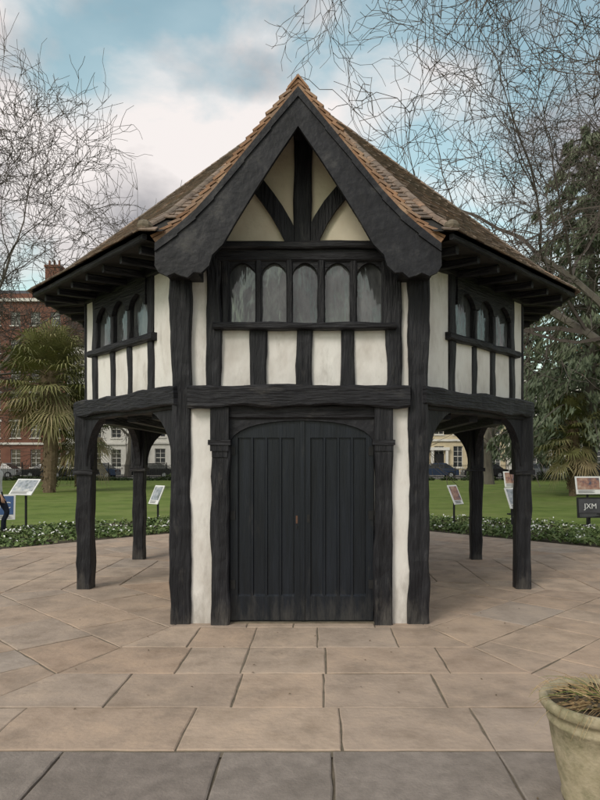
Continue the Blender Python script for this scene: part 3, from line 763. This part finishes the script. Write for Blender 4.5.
def palm(x,y,h,cr,seed,nl=60,trw=0.36):
    random.seed(seed); root=empty('palm_tree'); tb_=MB()
    pts=[];rr=[]
    for k in range(13):
        t=k/12; pts.append(Vector((x+0.1*math.sin(t*3),y,-0.05+t*h))); rr.append(trw*(0.9+0.35*t)*R(0.93,1.07))
    tube(tb_,pts,rr,12,'fibre')
    for _ in range(260):
        z=R(0.2,h); a=R(0,6.28); r0=trw*0.95*(0.9+.35*z/h)
        p=Vector((x+r0*math.cos(a),y+r0*math.sin(a),z)); tube(tb_,[p,p+Vector((math.cos(a)*0.12,math.sin(a)*0.12,R(-.25,.15)))],[0.04,0.012],3,'fibre')
    tb_.obj('trunk',root)
    mb=MB(); c=Vector((x,y,h))
    for i in range(nl):
        f=i/nl; el=math.radians(80-140*f+R(-14,14)); az=i*2.399+R(-.4,.4)
        d=Vector((math.cos(el)*math.cos(az),math.cos(el)*math.sin(az),math.sin(el)))
        start=c+Vector((0,0,-1.3*f))
        Lp=cr*R(0.32,0.64); tip=start+d*Lp+Vector((0,0,-0.1*Lp))
        tone=0.35+R(-.3,.3)+(0.5 if f>0.72 else 0)
        tube(mb,[start,start.lerp(tip,0.5)+Vector((0,0,0.06)),tip],[0.035,0.025,0.015],3,'palm',tone)
        side=d.cross(Zp); 
        if side.length<0.1: side=Vector((1,0,0))
        side.normalize(); upn=side.cross(d).normalized()
        Lb=cr*R(0.36,0.52); nb=22
        for b in range(nb):
            an=math.radians(-125+250*b/(nb-1))
            bd=(d*math.cos(an)+side*math.sin(an)+upn*0.12).normalized()
            l=Lb*(0.75+0.25*math.cos(an*0.7))*R(0.8,1.1)
            w=bd.cross(upn).normalized()*0.035
            m1=tip+bd*l*0.6; m2=tip+bd*l+Vector((0,0,-l*R(0.22,0.5)))
            mb.add([tip,m1+w,m2,m1-w+upn*0.01],[(0,1,2,3)],'palm',tone+R(-.15,.15))
    mb.obj('fronds',root)
palm(-14.2,24,6.7,3.1,51,nl=120,trw=0.36)
palm(-13.2,26,4.3,2.6,52,nl=70,trw=0.34)
palm(12.3,20.6,3.6,2.0,53,nl=60,trw=0.20)

# ============================================================ SIGNS
def sign(x,y,w,h,z,face,tilt,mat,text=None):
    root=empty('information_sign',(x,y,-0.03)); root.rotation_euler=(0,0,face)
    mb=MB()
    ct,st_=math.cos(tilt),math.sin(tilt)
    o=Vector((0,0,z)); U=Vector((1,0,0)); Wv=Vector((0,st_,ct)); N=Vector((0,-ct,st_))
    mb.prism([(-w/2,-h/2),(w/2,-h/2),(w/2,h/2),(-w/2,h/2)],o,U,Wv,N,0.02,'black' if mat=='slate' else 'white')
    mb.prism([(-w/2+.04,-h/2+.12),(w/2-.04,-h/2+.12),(w/2-.04,h/2-.04),(-w/2+.04,h/2-.04)],o+N*0.023,U,Wv,N,0.004,mat)
    for k in range(3): mb.prism([(-w/2+.05,-h/2+.03+.028*k),(w/2*R(.1,.8),-h/2+.03+.028*k),(w/2*.5,-h/2+.042+.028*k),(-w/2+.05,-h/2+.042+.028*k)],o+N*0.0232,U,Wv,N,0.003,'lead')
    mb.box(-0.02,0.02,0.01,0.05,0,z-0.05,'black')
    mb.box(-0.12,0.12,-0.05,0.10,0.0,0.04,'black')
    mb.obj('board_and_post',root)
    if text:
        cu=bpy.data.curves.new('lettering','FONT'); cu.body=text; cu.size=h*0.36; cu.align_x='CENTER'; cu.extrude=0.002
        t=bpy.data.objects.new('lettering',cu); scene.collection.objects.link(t); t.parent=root
        cu.materials.append(M['white']); t.location=o+N*0.03-Wv*h*0.05; t.rotation_euler=(math.pi/2-tilt,0,0)
def at(px,d): return ((px-319.6)*d/625+0.2, d-9.28)
for px,d,w,h,z,face,tilt,mat,tx in (
    (25,15.5,0.72,0.50,1.02,-0.35,0.7,'photo2',None),
    (5,14.8,0.45,0.60,0.58,0.3,0.15,'blue','PC'),
    (157,17.0,0.42,0.55,0.75,-0.7,0.45,'photo2',None),
    (455,16.5,0.40,0.55,0.78,0.75,0.45,'photo3',None),
    (512,19.5,0.55,0.50,1.10,0.2,0.25,'photo3',None),
    (513,16.0,0.42,0.56,0.72,0.5,0.4,'photo2',None),
    (588,16.0,0.68,0.46,1.05,0.1,0.2,'photo3',None),
    (590,15.2,0.66,0.5,0.54,0.05,0.1,'slate','JXM')):
    x,y=at(px,d); sign(x,y,w,h,z,face,tilt,mat,text=tx)

# ============================================================ PERSON
def person(x,y,face):
    root=empty('person',(x,y,-0.03)); root.rotation_euler=(0,0,face)
    J=[((0,0,0.95),0.13,0.11),((0,0,1.12),0.125,0.10),((0,-0.01,1.30),0.15,0.11),((0,0,1.43),0.13,0.09),((0,-0.01,1.50),0.055,0.055),((0,-0.02,1.56),0.055,0.06),((0,-0.02,1.64),0.085,0.10),((0,-0.01,1.72),0.055,0.065)]
    V=[j[0] for j in J]; Rr=[(j[1],j[2]) for j in J]; Ed=[(i,i+1) for i in range(7)]
    def chain(par,pts):
        k=par
        for p,r in pts: V.append(p);Rr.append((r,r)); Ed.append((k,len(V)-1)); k=len(V)-1
        return k
    for s in (-1,1):
        st=0.10*s
        chain(0,[((s*0.10,0,0.88),0.10),((s*0.11,-0.01-st,0.68),0.083),((s*0.11,-0.03-st*1.6,0.50),0.062),((s*0.11,0.02-st*1.2,0.30),0.058),((s*0.11,0.05-st*1.4,0.10),0.042),((s*0.115,0.04-st*1.4,0.05),0.042),((s*0.125,-0.08-st*1.4,0.035),0.036),((s*0.13,-0.14-st*1.4,0.03),0.028)])
        hd=chain(3,[((s*0.17,0,1.41),0.065),((s*0.215,0.01,1.28),0.050),((s*0.24,0.02+st*.3,1.12),0.042),((s*0.24,-0.05+st*.6,0.98),0.034),((s*0.24,-0.09+st*.8,0.88),0.024),((s*0.24,-0.11+st*.8,0.82),0.028)])
        for k in range(4):
            o=(k-1.5)*0.019
            chain(hd,[((s*0.238,-0.115+st*.8+o,0.775-0.004*abs(k-1)),0.0095),((s*0.228,-0.12+st*.8+o,0.745),0.008),((s*0.212,-0.12+st*.8+o,0.722+0.004*k),0.007)])
        chain(hd,[((s*0.225,-0.15+st*.8,0.81),0.011),((s*0.215,-0.165+st*.8,0.775),0.009)])
    me=bpy.data.meshes.new('body'); me.from_pydata(V,Ed,[]); ob=bpy.data.objects.new('body_tmp',me); scene.collection.objects.link(ob)
    md=ob.modifiers.new('s','SKIN'); 
    for i,sv in enumerate(me.skin_vertices[0].data): sv.radius=Rr[i]; sv.use_root=(i==0)
    sb=ob.modifiers.new('d','SUBSURF'); sb.levels=2; sb.render_levels=2
    dg=bpy.context.evaluated_depsgraph_get(); nm=bpy.data.meshes.new_from_object(ob.evaluated_get(dg)); bpy.data.objects.remove(ob)
    for k in ('skin','wcloth','navy','shoe','hair'): nm.materials.append(M[k])
    for p in nm.polygons:
        c=p.center; p.use_smooth=True
        if c.z<0.085: k=3
        elif abs(c.x)>0.19 and c.z<0.93: k=0
        elif c.z<0.98 and abs(c.x)<0.215: k=2
        elif c.z<1.49: k=1
        elif c.z>1.68 or (c.z>1.58 and c.y>0.02): k=4
        else: k=0
        p.material_index=k
    b=bpy.data.objects.new('body',nm); scene.collection.objects.link(b); b.parent=root
    f=MB()
    f.add([(-0.012,-0.115,1.625),(0.012,-0.115,1.625),(0,-0.145,1.62),(0,-0.115,1.665)],[(0,1,2),(0,2,3),(2,1,3)],'skin')
    for s in (-1,1):
        f.box(s*0.032-0.012,s*0.032+0.012,-0.122,-0.112,1.655,1.664,'hair'); f.box(s*0.088-0.008,s*0.088+0.008,-0.03,0.005,1.615,1.665,'skin')
    f.box(-0.022,0.022,-0.118,-0.108,1.592,1.600,'rust'); f.obj('face',root)
x,y=at(-3,14.2); person(x,y,math.radians(100))

# ============================================================ PLANTER
pot=empty('stone_planter',(1.57,-6.27,0)); mb=MB()
pr=[(0.0,0.0),(0.185,0.0),(0.195,0.03),(0.19,0.05),(0.215,0.15),(0.243,0.30),(0.255,0.385),(0.262,0.39),(0.264,0.405),(0.257,0.41),(0.262,0.445),(0.285,0.452),(0.295,0.465),(0.297,0.485),(0.290,0.50),(0.272,0.505),(0.255,0.495),(0.25,0.46),(0.25,0.44)]
NS=56; vs=[];fs=[]
for r,z in pr:
    for k in range(NS): 
        a=2*math.pi*k/NS; rr=r*(1+0.004*math.sin(3*a+z*9)); vs.append((rr*math.cos(a),rr*math.sin(a),z))
for i in range(len(pr)-1):
    for k in range(NS): fs.append((i*NS+k,i*NS+(k+1)%NS,(i+1)*NS+(k+1)%NS,(i+1)*NS+k))
mb.add(vs,fs,'pot'); mb.obj('pot',pot,smooth=True)
sm=MB(); vs=[(0,0,0.47)];NR=8
for i in range(1,NR+1):
    for k in range(32):
        a=2*math.pi*k/32; r=0.252*i/NR; vs.append((r*math.cos(a),r*math.sin(a),0.462+R(-.008,.012)))
fs=[(0,1+k,1+(k+1)%32) for k in range(32)]
for i in range(NR-1):
    for k in range(32): fs.append((1+i*32+k,1+(i+1)*32+k,1+(i+1)*32+(k+1)%32,1+i*32+(k+1)%32))
sm.add(vs,fs,'soil'); sm.obj('compost',pot)
g=MB(); random.seed(5)
for _ in range(380):
    a=R(0,6.28); r=R(0,0.13); p=Vector((0.05+r*math.cos(a),r*math.sin(a),0.465)); az=a+R(-.8,.8); L=R(0.14,0.38); el=R(0.05,1.0)
    d=Vector((math.cos(az)*math.cos(el),math.sin(az)*math.cos(el),math.sin(el))); pts=[p]
    for k in range(6):
        d=(d+Vector((0,0,-R(0.1,0.42)))).normalized(); p=p+d*(L/6)
        if (p.x**2+p.y**2)<0.29**2 and p.z<0.475: p.z=0.475+R(0,.01)
        elif 0.24**2<(p.x**2+p.y**2)<0.32**2 and p.z<0.512: p.z=0.512
        pts.append(p.copy())
    tube(g,pts,[0.003*(1-k/7.5) for k in range(7)],3,'straw',R(0,0.72) if random.random()<.88 else 1.0)
g.obj('dried_grass',pot)
lf=[];
for _ in range(140):
    a=R(0,6.28);r=R(0,0.2); lf.append((r*math.cos(a),r*math.sin(a),0.478+R(0,.03)))
quads('leaf_litter',lf,0.02,'soil',pot)
cs=[]
for _ in range(260):
    a=R(0,6.28); r=R(2.0,7.5); cs.append((r*math.cos(a),r*math.sin(a),0.006))
quads('fallen_leaves',cs,0.012,'fibre',normal_up=3)

# ============================================================ WORLD
w=bpy.data.worlds.new('World'); scene.world=w; w.use_nodes=True
nt=w.node_tree;N=nt.nodes;L=nt.links; bg=N['Background']; bg.inputs['Strength'].default_value=0.14
sky=N.new('ShaderNodeTexSky'); sky.sky_type='NISHITA'; sky.sun_disc=False; sky.sun_elevation=math.radians(38); sky.sun_rotation=math.radians(-144); sky.air_density=1.2; sky.dust_density=1.5; sky.ozone_density=1.5
tint=N.new('ShaderNodeMixRGB'); tint.blend_type='MULTIPLY'; tint.inputs[0].default_value=1; tint.inputs[2].default_value=(1.85,1.95,1.40,1)
L.new(sky.outputs[0],tint.inputs[1])
tc=N.new('ShaderNodeTexCoord'); mp=N.new('ShaderNodeMapping'); mp.inputs['Scale'].default_value=(1,1,1.7); mp.inputs['Location'].default_value=(3.3,0.4,1.2)
L.new(tc.outputs['Generated'],mp.inputs['Vector'])
n1=N.new('ShaderNodeTexNoise'); n1.inputs['Scale'].default_value=3.4; n1.inputs['Detail'].default_value=8; n1.inputs['Roughness'].default_value=0.52; n1.inputs['Distortion'].default_value=0.4
n2=N.new('ShaderNodeTexNoise'); n2.inputs['Scale'].default_value=3.2; n2.inputs['Detail'].default_value=7
mp2=N.new('ShaderNodeMapping'); mp2.inputs['Location'].default_value=(7,2,5); mp2.inputs['Scale'].default_value=(1,1,1.8); L.new(tc.outputs['Generated'],mp2.inputs['Vector'])
L.new(mp.outputs[0],n1.inputs['Vector']); L.new(mp2.outputs[0],n2.inputs['Vector'])
r1=N.new('ShaderNodeValToRGB'); r1.color_ramp.elements[0].position=0.37; r1.color_ramp.elements[0].color=(.15,.15,.15,1); r1.color_ramp.elements[1].position=0.53
r2=N.new('ShaderNodeValToRGB'); r2.color_ramp.elements[0].position=0.42; r2.color_ramp.elements[0].color=(2.9,2.85,3.0,1); r2.color_ramp.elements[1].position=0.57; r2.color_ramp.elements[1].color=(6.7,6.3,6.15,1)
L.new(n1.outputs['Fac'],r1.inputs['Fac']); L.new(n2.outputs['Fac'],r2.inputs['Fac'])
mx=N.new('ShaderNodeMixRGB'); L.new(r1.outputs[0],mx.inputs[0]); L.new(tint.outputs[0],mx.inputs[1]); L.new(r2.outputs[0],mx.inputs[2])
L.new(mx.outputs[0],bg.inputs['Color'])
sd=bpy.data.lights.new('sun','SUN'); sd.energy=1.5; sd.angle=math.radians(20); sd.color=(1,0.93,0.85)
so=bpy.data.objects.new('sun',sd); scene.collection.objects.link(so)
az=math.radians(-144); el=math.radians(38)
dv=Vector((math.sin(az)*math.cos(el),math.cos(az)*math.cos(el),math.sin(el)))
so.rotation_euler=dv.to_track_quat('Z','Y').to_euler()
# ============================================================ CAMERA
cd=bpy.data.cameras.new('camera'); cam=bpy.data.objects.new('camera',cd); scene.collection.objects.link(cam)
cam.location=(0.2,-9.28,1.643); cam.rotation_euler=(math.radians(90),0,0)
cd.sensor_fit='VERTICAL'; cd.sensor_height=36; cd.sensor_width=27; cd.lens=625/800*36
cd.shift_y=61/800; cd.shift_x=-19.6/800
cd.clip_end=2000; cd.clip_start=0.05
scene.camera=cam
scene.view_settings.view_transform='Standard'; scene.view_settings.look='None'; scene.view_settings.exposure=0
